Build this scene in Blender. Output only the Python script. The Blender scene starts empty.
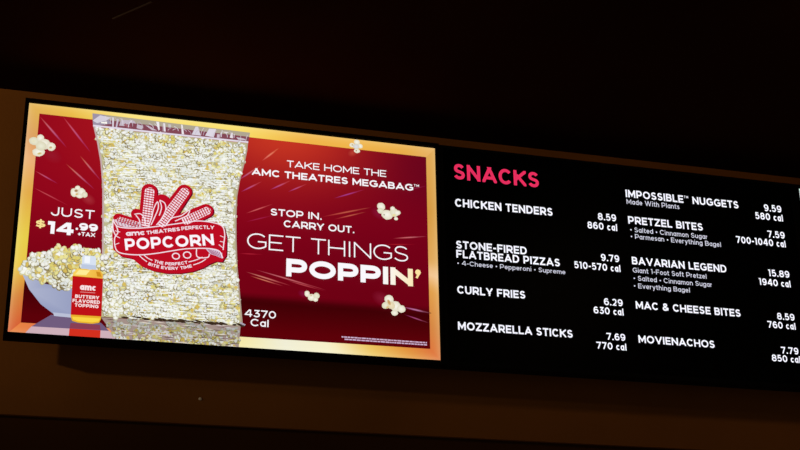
# Two lit menu displays (and the edge of a third) on the brown bulkhead of a dark cinema foyer.
# Units are metres.  The glass of the displays lies in the plane y = 0, the bulkhead 0.13 m behind it;
# a display's own coordinates (x, z) are measured on its glass from the middle of the screen.
import bpy, math, random, re
from mathutils import Matrix, Vector, noise
from mathutils.geometry import tessellate_polygon

SC = bpy.context.scene
COL = SC.collection
ZC = 3.0                      # height of the screens' centres above the foyer floor
SW, SH, RIM = 1.21, 0.68, 0.012
PITCH = SW + 2 * RIM
PX = 0.00295                  # about one picture dot of the screens' artwork

# ------------------------------------------------------------------ helpers
def lin(c):
    def f(v):
        v /= 255.0
        return v / 12.92 if v <= 0.04045 else ((v + 0.055) / 1.055) ** 2.4
    return (f(c[0]), f(c[1]), f(c[2]), 1.0)

def mix(a, b, t):
    t = max(0.0, min(1.0, t))
    return tuple(a[i] + (b[i] - a[i]) * t for i in range(3))

def stops(t, table):
    for (t0, c0), (t1, c1) in zip(table, table[1:]):
        if t <= t1:
            return mix(c0, c1, (t - t0) / (t1 - t0))
    return table[-1][1]

def link(name, me, parent=None):
    o = bpy.data.objects.new(name, me)
    COL.objects.link(o)
    if parent is not None:
        o.parent = parent
    return o

def tag(o, label=None, cat=None, group=None, kind=None):
    for k, v in (('label', label), ('category', cat), ('group', group), ('kind', kind)):
        if v:
            o[k] = v
    return o

# ------------------------------------------------------------------ materials
def principled(name, rgb, rough=0.6, spec=0.3, metal=0.0, bump=None, vary=None):
    m = bpy.data.materials.new(name)
    m.use_nodes = True
    nt = m.node_tree
    b = nt.nodes['Principled BSDF']
    b.inputs['Base Color'].default_value = (*rgb, 1)
    b.inputs['Roughness'].default_value = rough
    b.inputs['Specular IOR Level'].default_value = spec
    b.inputs['Metallic'].default_value = metal
    if bump or vary:
        tc = nt.nodes.new('ShaderNodeTexCoord')
    if vary:
        n = nt.nodes.new('ShaderNodeTexNoise')
        n.inputs['Scale'].default_value = vary[0]
        n.inputs['Detail'].default_value = 6
        r = nt.nodes.new('ShaderNodeValToRGB')
        r.color_ramp.elements[0].position = 0.3
        r.color_ramp.elements[1].position = 0.7
        r.color_ramp.elements[0].color = (*[v * (1 - vary[1]) for v in rgb], 1)
        r.color_ramp.elements[1].color = (*[v * (1 + vary[1]) for v in rgb], 1)
        nt.links.new(tc.outputs['Object'], n.inputs['Vector'])
        nt.links.new(n.outputs['Fac'], r.inputs['Fac'])
        nt.links.new(r.outputs['Color'], b.inputs['Base Color'])
    if bump:
        n2 = nt.nodes.new('ShaderNodeTexNoise')
        n2.inputs['Scale'].default_value = bump[0]
        n2.inputs['Detail'].default_value = 4
        bp = nt.nodes.new('ShaderNodeBump')
        bp.inputs['Strength'].default_value = bump[1]
        bp.inputs['Distance'].default_value = 0.002
        nt.links.new(tc.outputs['Object'], n2.inputs['Vector'])
        nt.links.new(n2.outputs['Fac'], bp.inputs['Height'])
        nt.links.new(bp.outputs['Normal'], b.inputs['Normal'])
    return m

def screen_light():
    # what the lit panel shows: the artwork's own colours, given off as light
    m = bpy.data.materials.new('lit_screen_artwork')
    m.use_nodes = True
    nt = m.node_tree
    b = nt.nodes['Principled BSDF']
    b.inputs['Base Color'].default_value = (0.002, 0.002, 0.002, 1)
    b.inputs['Roughness'].default_value = 0.5
    b.inputs['Specular IOR Level'].default_value = 0.05
    a = nt.nodes.new('ShaderNodeAttribute')
    a.attribute_name = 'artwork'
    nt.links.new(a.outputs['Color'], b.inputs['Emission Color'])
    b.inputs['Emission Strength'].default_value = 1.0
    return m

M_WALL = principled('brown_painted_bulkhead', (0.235, 0.085, 0.013), 0.75, 0.15, bump=(90, 0.25), vary=(3.5, 0.08))
M_CEIL = principled('black_painted_ceiling', (0.027, 0.0065, 0.0016), 0.9, 0.0, bump=(60, 0.3), vary=(2, 0.15))
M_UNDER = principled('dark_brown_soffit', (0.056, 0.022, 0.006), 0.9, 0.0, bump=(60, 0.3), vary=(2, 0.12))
M_TRIM = principled('grey_ceiling_strip', (0.07, 0.045, 0.03), 0.8, 0.0, vary=(8, 0.1))
M_CASE = principled('black_plastic_case', (0.0025, 0.0025, 0.003), 0.6, 0.04, vary=(20, 0.1))
M_GLASS = principled('black_screen_glass', (0.0008, 0.0008, 0.001), 0.4, 0.02, vary=(9, 0.05))
M_STEEL = principled('dark_bracket_steel', (0.02, 0.02, 0.02), 0.5, 0.3, 0.8, vary=(30, 0.1))
M_PALE = principled('pale_screw_head', (0.8, 0.72, 0.62), 0.4, 0.4, vary=(200, 0.05))
M_LIT = screen_light()

# ------------------------------------------------------------------ solid shapes
def box_geo(v, f, x0, x1, y0, y1, z0, z1):
    n = len(v)
    v += [(x, y, z) for z in (z0, z1) for y in (y0, y1) for x in (x0, x1)]
    f += [tuple(n + i for i in q) for q in ((0, 2, 3, 1), (4, 5, 7, 6), (0, 1, 5, 4), (2, 6, 7, 3), (0, 4, 6, 2), (1, 3, 7, 5))]

def boxes(name, mat, parent, *bs, bevel=0.0):
    v, f = [], []
    for b in bs:
        box_geo(v, f, *b)
    me = bpy.data.meshes.new(name)
    me.from_pydata(v, [], f)
    me.materials.append(mat)
    o = link(name, me, parent)
    if bevel:
        md = o.modifiers.new('soft_edges', 'BEVEL')
        md.width = bevel
        md.segments = 2
    return o

# ------------------------------------------------------------------ artwork on a screen
class Art:
    """Coloured shapes lying on a screen's glass; one mesh per element of the artwork."""
    def __init__(s, layer):
        s.y0 = s.y = -0.00045 * layer
        s.n = 0
        s.v, s.c, s.f = [], [], []
    def level(s, k):
        """lay what follows k steps of a hundredth of a millimetre above the element's base"""
        s.y = s.y0 - k * 1e-5
    def vert(s, p, c):
        s.v.append((max(-SW / 2, min(SW / 2, p[0])), s.y, max(-SH / 2, min(SH / 2, p[1]))))
        s.c.append(lin(c))
        return len(s.v) - 1
    def step(s):
        if s.n is not None and s.n < 40:
            s.n += 1
            s.level(s.n)
    def poly(s, pts, c):
        s.step()
        ids = [s.vert(p, c(p) if callable(c) else c) for p in pts]
        for t in tessellate_polygon([[Vector((p[0], p[1], 0)) for p in pts]]):
            s.f.append(tuple(ids[i] for i in t))
    def fan(s, ctr, rim, cc, cr):
        s.step()
        k = s.vert(ctr, cc)
        r = [s.vert(p, cr) for p in rim]
        for i in range(len(r)):
            s.f.append((k, r[i], r[(i + 1) % len(r)]))
    def ell(s, ctr, a, b, rot, cc, cr, n=9, jit=0.0, rng=None):
        rim = []
        for i in range(n):
            t = 2 * math.pi * i / n
            q = 1 + (rng.uniform(-jit, jit) if rng else 0)
            x, z = a * q * math.cos(t), b * q * math.sin(t)
            rim.append((ctr[0] + x * math.cos(rot) - z * math.sin(rot), ctr[1] + x * math.sin(rot) + z * math.cos(rot)))
        s.fan(ctr, rim, cc, cr)
    def grid(s, fn, nu, nv, colour):
        n0 = len(s.v)
        for j in range(nv + 1):
            for i in range(nu + 1):
                p = fn(i / nu, j / nv)
                s.vert(p, colour(p, i / nu, j / nv))
        for j in range(nv):
            for i in range(nu):
                a = n0 + j * (nu + 1) + i
                s.f.append((a, a + 1, a + nu + 2, a + nu + 1))
    def band(s, pts, w, c, closed=False, clip=None, ext=0.0):
        for q in ribbon(pts, w, closed, ext):
            s.poly(q, c)
    def capsule(s, a, b, ra, rb, c, n=10):
        d = Vector(b) - Vector(a)
        t = math.atan2(d.y, d.x)
        pts = []
        for i in range(n + 1):
            k = t + math.pi / 2 + math.pi * i / n
            pts.append((a[0] + ra * math.cos(k), a[1] + ra * math.sin(k)))
        for i in range(n + 1):
            k = t - math.pi / 2 + math.pi * i / n
            pts.append((b[0] + rb * math.cos(k), b[1] + rb * math.sin(k)))
        s.poly(pts, c)
    def streak(s, a, b, w, c0, c1, bg, n=8):
        a, b = Vector(a), Vector(b)
        d = (b - a).normalized()
        nn = Vector((-d.y, d.x))
        rows = []
        for i in range(n + 1):
            t = i / n
            p = a + (b - a) * t
            k = math.sin(math.pi * min(1, t * 1.15 + 0.02)) ** 0.7 if t < 0.85 else max(0, (1 - t) / 0.15) * 0.55
            hw = w * (0.25 + 0.75 * math.sin(math.pi * t))
            l, r = p + nn * hw, p - nn * hw
            rows.append((s.vert(l, bg(l)), s.vert(p, mix(bg(p), mix(c0, c1, t), k * .85)), s.vert(r, bg(r))))
        for p, q in zip(rows, rows[1:]):
            s.f += [(p[0], p[1], q[1], q[0]), (p[1], p[2], q[2], q[1])]
    def build(s, name, parent):
        me = bpy.data.meshes.new(name)
        me.from_pydata(s.v, [], s.f)
        at = me.color_attributes.new('artwork', 'FLOAT_COLOR', 'POINT')
        at.data.foreach_set('color', [k for c in s.c for k in c])
        me.materials.append(M_LIT)
        return link(name, me, parent)

def ribbon(pts, w, closed=False, ext=0.0):
    """Quads of a line of width w along pts, mitred at the corners."""
    P = [Vector(p) for p in pts]
    Q = [P[0]]
    for p in P[1:]:
        if (p - Q[-1]).length > 1e-7:
            Q.append(p)
    P = Q
    if closed and (P[0] - P[-1]).length < 1e-6:
        P.pop()
    n = len(P)
    if n < 2:
        return []
    if ext and not closed:
        P[0] = P[0] + (P[0] - P[1]).normalized() * ext
        P[-1] = P[-1] + (P[-1] - P[-2]).normalized() * ext
    L, R = [], []
    for i in range(n):
        a = P[i - 1] if (i or closed) else None
        b = P[(i + 1) % n] if (i < n - 1 or closed) else None
        da = (P[i] - a).normalized() if a is not None else None
        db = (b - P[i]).normalized() if b is not None else None
        da = da or db
        db = db or da
        na, nb = Vector((-da.y, da.x)), Vector((-db.y, db.x))
        m = na + nb
        m = m.normalized() if m.length > 1e-6 else na
        k = min(2.2, 1 / max(0.2, m.dot(na)))
        L.append(P[i] + m * (w / 2 * k))
        R.append(P[i] - m * (w / 2 * k))
    out = []
    for i in range(n if closed else n - 1):
        j = (i + 1) % n
        out.append([tuple(L[i]), tuple(R[i]), tuple(R[j]), tuple(L[j])])
    return out

def bez(s, n=7):
    """'M x,y L x,y C x,y x,y x,y Z' -> list of (points, closed, straight)"""
    out, cur, closed, curved = [], [], False, False
    toks = re.findall(r'[MLCZ]|-?\d*\.?\d+', s)
    i = 0
    def take(k):
        nonlocal i
        v = [float(t) for t in toks[i:i + k]]
        i += k
        return v
    cmd = ''
    while i < len(toks):
        if toks[i].isalpha():
            cmd = toks[i]
            i += 1
            if cmd == 'Z':
                closed = True
                continue
        if cmd == 'M':
            if cur:
                out.append((cur, closed, not curved))
            cur, closed, curved = [tuple(take(2))], False, False
            cmd = 'L'
        elif cmd == 'L':
            cur.append(tuple(take(2)))
        elif cmd == 'C':
            x1, y1, x2, y2, x3, y3 = take(6)
            x0, y0 = cur[-1]
            curved = True
            for k in range(1, n + 1):
                t = k / n
                a, b, c, d = (1 - t) ** 3, 3 * t * (1 - t) ** 2, 3 * t * t * (1 - t), t ** 3
                cur.append((a * x0 + b * x1 + c * x2 + d * x3, a * y0 + b * y1 + c * y2 + d * y3))
    if cur:
        out.append((cur, closed, not curved))
    return out

# ------------------------------------------------------------------ a geometric sans serif, drawn as strokes
OO = 'M.5,1 C.776,1 1,.776 1,.5 C1,.224 .776,0 .5,0 C.224,0 0,.224 0,.5 C0,.776 .224,1 .5,1 Z'
PB = 'M0,0 L0,1 L.55,1 C.86,1 1,.87 1,.67 C1,.47 .86,.34 .55,.34 L0,.34'
CAPS = {   # letter: (width in cap heights, strokes)
    'A': (.98, 'M0,0 L.5,1 M1,0 L.5,1 M.2,.25 L.8,.25'),
    'B': (.80, 'M0,0 L0,1 L.55,1 C.82,1 .92,.9 .92,.77 C.92,.62 .8,.53 .55,.53 L0,.53 M.55,.53 C.88,.53 1,.42 1,.27 C1,.1 .86,0 .58,0 L0,0'),
    'C': (.90, 'M.95,.82 C.84,.93 .7,1 .53,1 C.23,1 0,.78 0,.5 C0,.22 .23,0 .53,0 C.7,0 .84,.07 .95,.18'),
    'D': (.88, 'M0,0 L0,1 L.42,1 C.76,1 1,.79 1,.5 C1,.21 .76,0 .42,0 Z'),
    'E': (.73, 'M1,1 L0,1 L0,0 L1,0 M0,.5 L.88,.5'),
    'F': (.72, 'M1,1 L0,1 L0,0 M0,.47 L.88,.47'),
    'G': (.97, 'M.93,.84 C.83,.94 .7,1 .53,1 C.23,1 0,.78 0,.5 C0,.22 .23,0 .53,0 C.72,0 .86,.06 1,.17 L1,.47 L.56,.47'),
    'H': (.88, 'M0,0 L0,1 M1,0 L1,1 M0,.5 L1,.5'),
    'I': (.22, 'M.5,0 L.5,1'),
    'J': (.68, 'M1,1 L1,.36 C1,.12 .82,0 .55,0 C.32,0 .15,.07 .02,.24'),
    'K': (.86, 'M0,0 L0,1 M1,1 L0,.33 M1,0 L.36,.56'),
    'L': (.68, 'M0,1 L0,0 L1,0'),
    'M': (1.02, 'M0,0 L0,1 M1,0 L1,1 M0,1 L.5,.22 L1,1'),
    'N': (.90, 'M0,0 L0,1 M1,0 L1,1 M0,1 L1,0'),
    'O': (1.03, OO), 'Q': (1.03, OO + ' M.6,.3 L1,-.05'),
    'P': (.80, PB), 'R': (.84, PB + ' M.52,.36 L1,0'),
    'S': (.76, 'M.92,.85 C.8,.95 .66,1 .5,1 C.24,1 .06,.9 .06,.74 C.06,.58 .24,.55 .5,.5 C.78,.45 .97,.42 .97,.26 C.97,.1 .76,0 .5,0 C.32,0 .13,.06 .01,.17'),
    'T': (.76, 'M.5,0 L.5,1 M0,1 L1,1'),
    'U': (.86, 'M0,1 L0,.42 C0,.14 .2,0 .5,0 C.8,0 1,.14 1,.42 L1,1'),
    'V': (.96, 'M0,1 L.5,0 M1,1 L.5,0'),
    'W': (1.4, 'M0,1 L.26,0 M.5,1 L.26,0 M.5,1 L.74,0 M1,1 L.74,0'),
    'X': (.88, 'M0,0 L1,1 M1,0 L0,1'),
    'Y': (.88, 'M0,1 L.5,.42 M1,1 L.5,.42 M.5,.45 L.5,0'),
    'Z': (.80, 'M0,1 L1,1 L0,0 L1,0'),
    '0': (.82, OO), '1': (.42, 'M.75,0 L.75,1 L.05,1'),
    '2': (.74, 'M.02,.82 C.15,.94 .3,1 .47,1 C.76,1 .94,.87 .94,.69 C.94,.53 .8,.43 .62,.3 L.08,0 L1,0'),
    '3': (.74, 'M.06,1 L.93,1 L.45,.58 C.8,.6 1,.47 1,.3 C1,.1 .78,0 .48,0 C.3,0 .12,.06 0,.17'),
    '4': (.86, 'M.8,.0 L.8,1 L.62,1 L0,.27 L1,.27'),
    '5': (.76, 'M.92,1 L.16,1 L.1,.56 C.2,.61 .32,.63 .48,.63 C.82,.63 1,.5 1,.32 C1,.12 .78,0 .48,0 C.3,0 .12,.06 0,.16'),
    '6': (.80, 'M.9,.88 C.8,.96 .68,1 .55,1 C.2,1 0,.78 0,.45 C0,.15 .2,0 .52,0 C.82,0 1,.13 1,.31 C1,.5 .8,.61 .54,.61 C.25,.61 .05,.47 .03,.33'),
    '7': (.76, 'M0,1 L1,1 L.36,0'),
    '8': (.80, 'M.5,1 C.78,1 .93,.9 .93,.76 C.93,.62 .76,.54 .5,.54 C.24,.54 .07,.62 .07,.76 C.07,.9 .22,1 .5,1 Z M.5,.54 C.82,.54 1,.42 1,.27 C1,.1 .8,0 .5,0 C.2,0 0,.1 0,.27 C0,.42 .18,.54 .5,.54 Z'),
    '9': (.80, 'M.1,.12 C.2,.04 .32,0 .45,0 C.8,0 1,.22 1,.55 C1,.85 .8,1 .48,1 C.18,1 0,.87 0,.69 C0,.5 .2,.39 .46,.39 C.75,.39 .95,.53 .97,.67'),
    '.': (.24, 'DOT'), '-': (.42, 'M.05,.4 L.95,.4'), '&': (.92, 'M1,0 L.25,.68 C.12,.85 .2,1 .45,1 C.68,1 .76,.86 .68,.74 C.6,.62 .35,.58 .15,.42 C-.05,.25 .05,0 .38,0 C.7,0 .88,.2 .97,.42'),
    '\u2022': (.34, 'BUL'), '\u2122': (.62, 'TM'), '+': (.6, 'M.5,.1 L.5,.7 M0,.4 L1,.4'), '\u2019': (.26, 'APO'),
    '$': (.70, 'M.92,.8 C.8,.88 .66,.92 .5,.92 C.24,.92 .06,.84 .06,.71 C.06,.57 .24,.54 .5,.5 C.78,.46 .97,.42 .97,.28 C.97,.15 .76,.08 .5,.08 C.32,.08 .13,.13 .01,.22 M.5,1.12 L.5,-.12'),
}
LO = 'M.5,1 C.776,1 1,.776 1,.5 C1,.224 .776,0 .5,0 C.224,0 0,.224 0,.5 C0,.776 .224,1 .5,1 Z'
LOW = {    # small letters: 1 is the x height, 9 the ascender's top, -9 the descender's foot
    'a': (.62, LO + ' M1,1 L1,0'), 'b': (.66, LO + ' M0,9 L0,0'), 'c': (.58, 'M.95,.84 C.84,.94 .7,1 .53,1 C.23,1 0,.78 0,.5 C0,.22 .23,0 .53,0 C.7,0 .84,.06 .95,.16'),
    'd': (.66, LO + ' M1,9 L1,0'), 'e': (.64, 'M0,.5 L1,.5 C1,.8 .78,1 .5,1 C.22,1 0,.78 0,.5 C0,.22 .22,0 .53,0 C.7,0 .84,.05 .95,.15'),
    'f': (.40, 'M1,9 C.55,9 .4,1.4 .4,1.1 L.4,0 M0,1 L.95,1'), 'g': (.66, LO + ' M1,1 L1,0 C1,-.3 .8,-.42 .5,-.42 C.3,-.42 .15,-.38 .05,-.3'),
    'h': (.62, 'M0,9 L0,0 M0,.5 C0,.82 .2,1 .5,1 C.82,1 1,.84 1,.5 L1,0'), 'i': (.20, 'M.5,1 L.5,0 IDOT'), 'l': (.20, 'M.5,9 L.5,0'),
    'm': (.98, 'M0,1 L0,0 M0,.55 C0,.85 .1,1 .26,1 C.43,1 .5,.85 .5,.6 L.5,0 M.5,.6 C.5,.85 .6,1 .76,1 C.93,1 1,.85 1,.6 L1,0'),
    'n': (.62, 'M0,1 L0,0 M0,.5 C0,.82 .2,1 .5,1 C.82,1 1,.84 1,.5 L1,0'), 'o': (.66, LO), 'p': (.66, LO + ' M0,1 L0,-9'),
    'r': (.42, 'M0,1 L0,0 M0,.5 C.05,.85 .4,1 1,.97'), 's': (.52, 'M.92,.87 C.8,.96 .66,1 .5,1 C.24,1 .08,.9 .08,.75 C.08,.58 .3,.54 .5,.5 C.74,.45 .95,.42 .95,.25 C.95,.1 .74,0 .5,0 C.32,0 .13,.05 .02,.15'),
    't': (.42, 'M.35,1.35 L.35,.3 C.35,.05 .5,-.02 .95,.04 M0,1 L.95,1'), 'u': (.62, 'M0,1 L0,.45 C0,.15 .2,0 .5,0 C.8,0 1,.18 1,.45 M1,1 L1,0'),
    'v': (.62, 'M0,1 L.5,0 M1,1 L.5,0'), 'y': (.62, 'M0,1 L.5,0 M1,1 L.25,-9'), 'z': (.56, 'M0,1 L1,1 L0,0 L1,0'),
}
XH = 0.73

def clip_y(q, lo, hi):
    for sgn, lim in ((1, hi), (-1, -lo)):
        out = []
        for i in range(len(q)):
            a, b = q[i - 1], q[i]
            ia, ib = sgn * a[1] <= lim + 1e-9, sgn * b[1] <= lim + 1e-9
            if ia != ib:
                t = (lim - sgn * a[1]) / (sgn * b[1] - sgn * a[1])
                out.append((a[0] + (b[0] - a[0]) * t, a[1] + (b[1] - a[1]) * t))
            if ib:
                out.append(b)
        q = out
        if len(q) < 3:
            return []
    return q

def disc(x, y, r, n=8):
    return [(x + r * math.cos(2 * math.pi * k / n), y + r * math.sin(2 * math.pi * k / n)) for k in range(n)]

def clip_x(q, lo, hi):
    return [(y, x) for x, y in clip_y([(y, x) for x, y in q], lo, hi)]

def glyph(ch, w, sx):
    """Polygons of one letter, cap height 1, stroke w, width stretched by sx; and its width."""
    low = ch in LOW
    wd, spec = (LOW if low else CAPS)[ch]
    Wd = wd * sx
    H = XH if low else 1.0
    dot = False
    if spec == 'DOT':
        return [disc(Wd / 2, w * .58, w * .62)], Wd
    if spec == 'BUL':
        return [disc(Wd / 2, .42, .17)], Wd
    if spec == 'APO':
        r = max(w * .62, .1)
        return [disc(Wd / 2, 1 - r, r), [(Wd / 2 + r, 1 - r), (Wd / 2 - r * .2, 1 - r * 3.2), (Wd / 2 - r * .9, 1 - r * 2.9), (Wd / 2 - r * .2, 1 - r * 1.6)]], Wd
    if spec == 'TM':
        out = []
        for c, ox, k in (('T', 0, .26), ('M', .30, .3)):
            g, gw = glyph(c, .2, 1.0)
            out += [[(ox * sx + x * k * sx, .68 + y * .32) for x, y in q] for q in g]
        return out, Wd
    out = []
    if 'IDOT' in spec:
        spec = spec.replace('IDOT', '')
        out.append(disc(Wd / 2, XH + .22, w * .62))
    w2 = min(w, Wd * .9)
    def ty(y):
        if y == 9:
            return 1 - w / 2
        if y == -9:
            return -.24
        return w / 2 + y * (H - w)
    for pts, closed, straight in bez(spec):
        T = [(w2 / 2 + x * (Wd - w2) if Wd > w * 1.4 else Wd / 2, ty(y)) for x, y in pts]
        ys = [y for _, y in pts]
        diag = straight and any(abs(a[0] - b[0]) > .02 and abs(a[1] - b[1]) > .02 for a, b in zip(pts, pts[1:]))
        lo = -.3 if -9 in ys or min(ys) < -.02 else 0
        hi = 1.0 if 9 in ys or max(ys) > 1.02 else H
        if ch == '$':
            lo, hi = -.14, 1.14
        ext = 0.0
        if straight and not closed:
            ext = w if diag and len(pts) == 2 else w / 2
        elif not closed and (pts[0][0] == pts[1][0] or pts[-1][0] == pts[-2][0]):
            ext = w / 2            # stems that run into a bowl
        for q in ribbon(T, w, closed, ext):
            q = clip_x(clip_y(q, lo, hi), 0, Wd)
            if q:
                out.append(q)
    return out, Wd

def layout(s, w, total, space=.30, track=.13):
    """Stretch the letters so the line is `total` cap heights long."""
    wt = lambda sx: sum((space * sx if c == ' ' else (LOW if c in LOW else CAPS)[c][0] * sx) + track * (.6 + .4 * sx) for c in s) - track * (.6 + .4 * sx)
    a, b = .3, 4.0
    for _ in range(40):
        m = (a + b) / 2
        if wt(m) < total:
            a = m
        else:
            b = m
    sx, x, out = (a + b) / 2, 0.0, []
    for c in s:
        if c == ' ':
            x += space * sx
        else:
            g, gw = glyph(c, w, sx)
            out.append([[(px + x, py) for px, py in q] for q in g])
            x += gw
        x += track * (.6 + .4 * sx)
    return out, sx

def text(art, s, x0, x1, z, cap, w, c, space=.30, track=.13):
    gl, sx = layout(s, w, (x1 - x0) / cap, space, track)
    n = len(gl)
    for i, g in enumerate(gl):
        for q in g:
            art.poly([(x0 + px * cap, z + py * cap) for px, py in q], c)

def arc_text(art, s, base, cap, w, c, track=.13):
    """Letters set along a gentle curve through the three base points."""
    a, m, b = [Vector(p) for p in base]
    ctl = 2 * m - (a + b) / 2
    L = (m - a).length + (b - m).length
    gl, sx = layout(s, w, L / cap, .3, track)
    for g in gl:
        for q in g:
            out = []
            for px, py in q:
                t = px * cap / L
                p = (1 - t) ** 2 * a + 2 * t * (1 - t) * ctl + t * t * b
                d = (2 * (1 - t) * (ctl - a) + 2 * t * (b - ctl)).normalized()
                p = p + Vector((-d.y, d.x)) * (py * cap)
                out.append((p.x, p.y))
            art.poly(out, c)

# ------------------------------------------------------------------ the setting
def structure(o, label):
    return tag(o, label=label, kind='structure')

structure(boxes('wall_back', M_WALL, None, (-4.2, 4.6, 0.13, 0.23, ZC - .530, ZC + .440)), 'brown painted bulkhead wall behind the row of screens')
structure(boxes('ceiling', M_CEIL, None, (-4.2, 4.6, -5.2, 0.229, ZC + .4405, ZC + .55)), 'black ceiling above the brown bulkhead wall')
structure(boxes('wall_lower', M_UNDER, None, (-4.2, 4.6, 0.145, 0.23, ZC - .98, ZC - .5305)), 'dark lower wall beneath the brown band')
a_, b_ = Vector((-.411, -.363)), Vector((-.321, -.477))
n_ = (b_ - a_).orthogonal().normalized() * .0026
me = bpy.data.meshes.new('trim_1')
q_ = [a_ - n_, b_ - n_, b_ + n_, a_ + n_]
me.from_pydata([(p.x, p.y, ZC + .4405) for p in q_] + [(p.x, p.y, ZC + .439) for p in q_], [], [(0, 1, 2, 3), (7, 6, 5, 4)] + [(i, i + 4, (i + 1) % 4 + 4, (i + 1) % 4) for i in range(4)])
me.materials.append(M_TRIM)
structure(link('trim_1', me), 'faint thin strip across the black ceiling near the top of the photo')

# ------------------------------------------------------------------ displays
def display(x, label, group, top=RIM):
    root = bpy.data.objects.new('digital_menu_sign', None)
    COL.objects.link(root)
    root.location = (x, 0, ZC)
    root.empty_display_size = .2
    tag(root, label, 'screen', group)
    hw, hh, ht = PITCH / 2 - .0008, SH / 2 + RIM, SH / 2 + top
    boxes('housing', M_CASE, root, (-hw, hw, .004, .042, -hh, ht), (-hw + .18, hw - .18, .042, .075, -hh + .12, hh - .12), bevel=.002)
    t = .0085
    boxes('bezel', M_CASE, root, (-hw, hw, -t, .004, SH / 2, ht), (-hw, hw, -t, .004, -hh, -SH / 2),
          (-hw, -SW / 2, -t, .004, -SH / 2, SH / 2), (SW / 2, hw, -t, .004, -SH / 2, SH / 2))
    boxes('wall_bracket', M_STEEL, root, (-.30, .30, .075, .1295, .06, .10), (-.30, .30, .075, .1295, -.10, -.06),
          (-.22, -.17, .075, .1, -.2, .2), (.17, .22, .075, .1, -.2, .2))
    scr = boxes('screen', M_GLASS, root, (-SW / 2, SW / 2, 0, .004, -SH / 2, SH / 2))
    return root, scr

ROW = 'menu screens in a row on the brown wall'
ad, ad_scr = display(0, 'lit screen showing a red popcorn advert with a gold border', ROW)
menu, menu_scr = display(PITCH, 'black screen listing snacks and prices beside the popcorn advert', ROW, .008)
side, side_scr = display(PITCH * 2, 'screen cut off at the right edge of the photo, beyond the snack prices', ROW, .008)

# ------------------------------------------------------------------ third display: only its edge is in view
a = Art(1)
def pale(p, u, v):
    t = min(1, u * 1.6)
    k = max(0, 1 - v * 1.05) ** .8
    return mix((8, 12, 12), (205, 232, 222), k * (1 - .5 * t))
a.grid(lambda u, v: (-SW / 2 + .0145 + u * .42, SH / 2 - .003 - v * .14), 8, 8, pale)
tag(a.build('pale_picture', side_scr), label='pale green picture at the top corner of the screen')

# ------------------------------------------------------------------ snack menu
WHITE, NOTE, PINK = (244, 244, 255), (206, 206, 222), (228, 46, 92)
def menu_line(name, lines, c=WHITE, w=.2, label=None):
    m = Art(2)
    for s, x0, x1, z, cap in lines:
        text(m, s, x0, x1, z, cap, w, c)
    o = m.build(name, menu_scr)
    if label:
        o['label'] = label
menu_line('menu_heading', [('SNACKS', -0.5700, -0.2890, 0.2413, 0.0520)], PINK, .2, 'pink heading')
for L in (
    [('CHICKEN TENDERS', -0.5689, -0.2492, 0.1503, 0.0267)],
    [('STONE-FIRED', -0.5700, -0.3423, 0.0142, 0.0253), ('FLATBREAD PIZZAS', -0.5700, -0.2351, -0.0153, 0.0253)],
    [('CURLY FRIES', -0.5708, -0.3544, -0.1285, 0.0247)],
    [('MOZZARELLA STICKS', -0.5719, -0.2077, -0.2406, 0.0249)],
    [('IMPOSSIBLE\u2122 NUGGETS', 0.0059, 0.4080, 0.2409, 0.0261)],
    [('PRETZEL BITES', 0.0073, 0.2691, 0.1503, 0.0256)],
    [('BAVARIAN LEGEND', 0.0086, 0.3379, 0.0140, 0.0254)],
    [('MAC & CHEESE BITES', 0.0095, 0.3712, -0.1310, 0.0247)],
    [('MOVIENACHOS', 0.0092, 0.2682, -0.2400, 0.0242)],
):
    menu_line('menu_item_name', L, WHITE, .205)
for L in (
    [('\u2022 4-Cheese \u2022 Pepperoni \u2022 Supreme', -0.5679, -0.2191, -0.0388, 0.0148)],
    [('Made With Plants', 0.0070, 0.1922, 0.2174, 0.0171)],
    [('\u2022 Salted \u2022 Cinnamon Sugar', 0.0115, 0.2826, 0.1230, 0.0165), ('\u2022 Parmesan \u2022 Everything Bagel', 0.0113, 0.3280, 0.1003, 0.0165)],
    [('Giant 1-Foot Soft Pretzel', 0.0087, 0.2643, -0.0129, 0.0164), ('\u2022 Salted \u2022 Cinnamon Sugar', 0.0092, 0.2812, -0.0389, 0.0160), ('\u2022 Everything Bagel', 0.0081, 0.2009, -0.0640, 0.0159)],
):
    menu_line('menu_item_note', L, NOTE, .15)
for L in (
    [('8.59', -0.0964, -0.0341, 0.1528, 0.0239), ('860 cal', -0.1343, -0.0332, 0.1205, 0.0237)],
    [('9.79', -0.0964, -0.0344, 0.0163, 0.0233), ('510-570 cal', -0.1882, -0.0330, -0.0158, 0.0231)],
    [('6.29', -0.0972, -0.0343, -0.1277, 0.0227), ('630 cal', -0.1338, -0.0341, -0.1572, 0.0226)],
    [('7.69', -0.0969, -0.0347, -0.2382, 0.0223), ('770 cal', -0.1324, -0.0336, -0.2685, 0.0221)],
    [('9.59', 0.5016, 0.5659, 0.2425, 0.0245), ('580 cal', 0.4653, 0.5673, 0.2111, 0.0243)],
    [('7.59', 0.5032, 0.5662, 0.1505, 0.0241), ('700-1040 cal', 0.3848, 0.5653, 0.1202, 0.0239)],
    [('15.89', 0.4885, 0.5652, 0.0154, 0.0235), ('1940 cal', 0.4507, 0.5648, -0.0173, 0.0233)],
    [('8.59', 0.5013, 0.5640, -0.1295, 0.0229), ('760 cal', 0.4632, 0.5635, -0.1593, 0.0228)],
    [('7.79', 0.5009, 0.5629, -0.2412, 0.0225), ('850 cal', 0.4644, 0.5656, -0.2687, 0.0223)],
):
    menu_line('menu_price', L, WHITE, .19)

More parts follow.
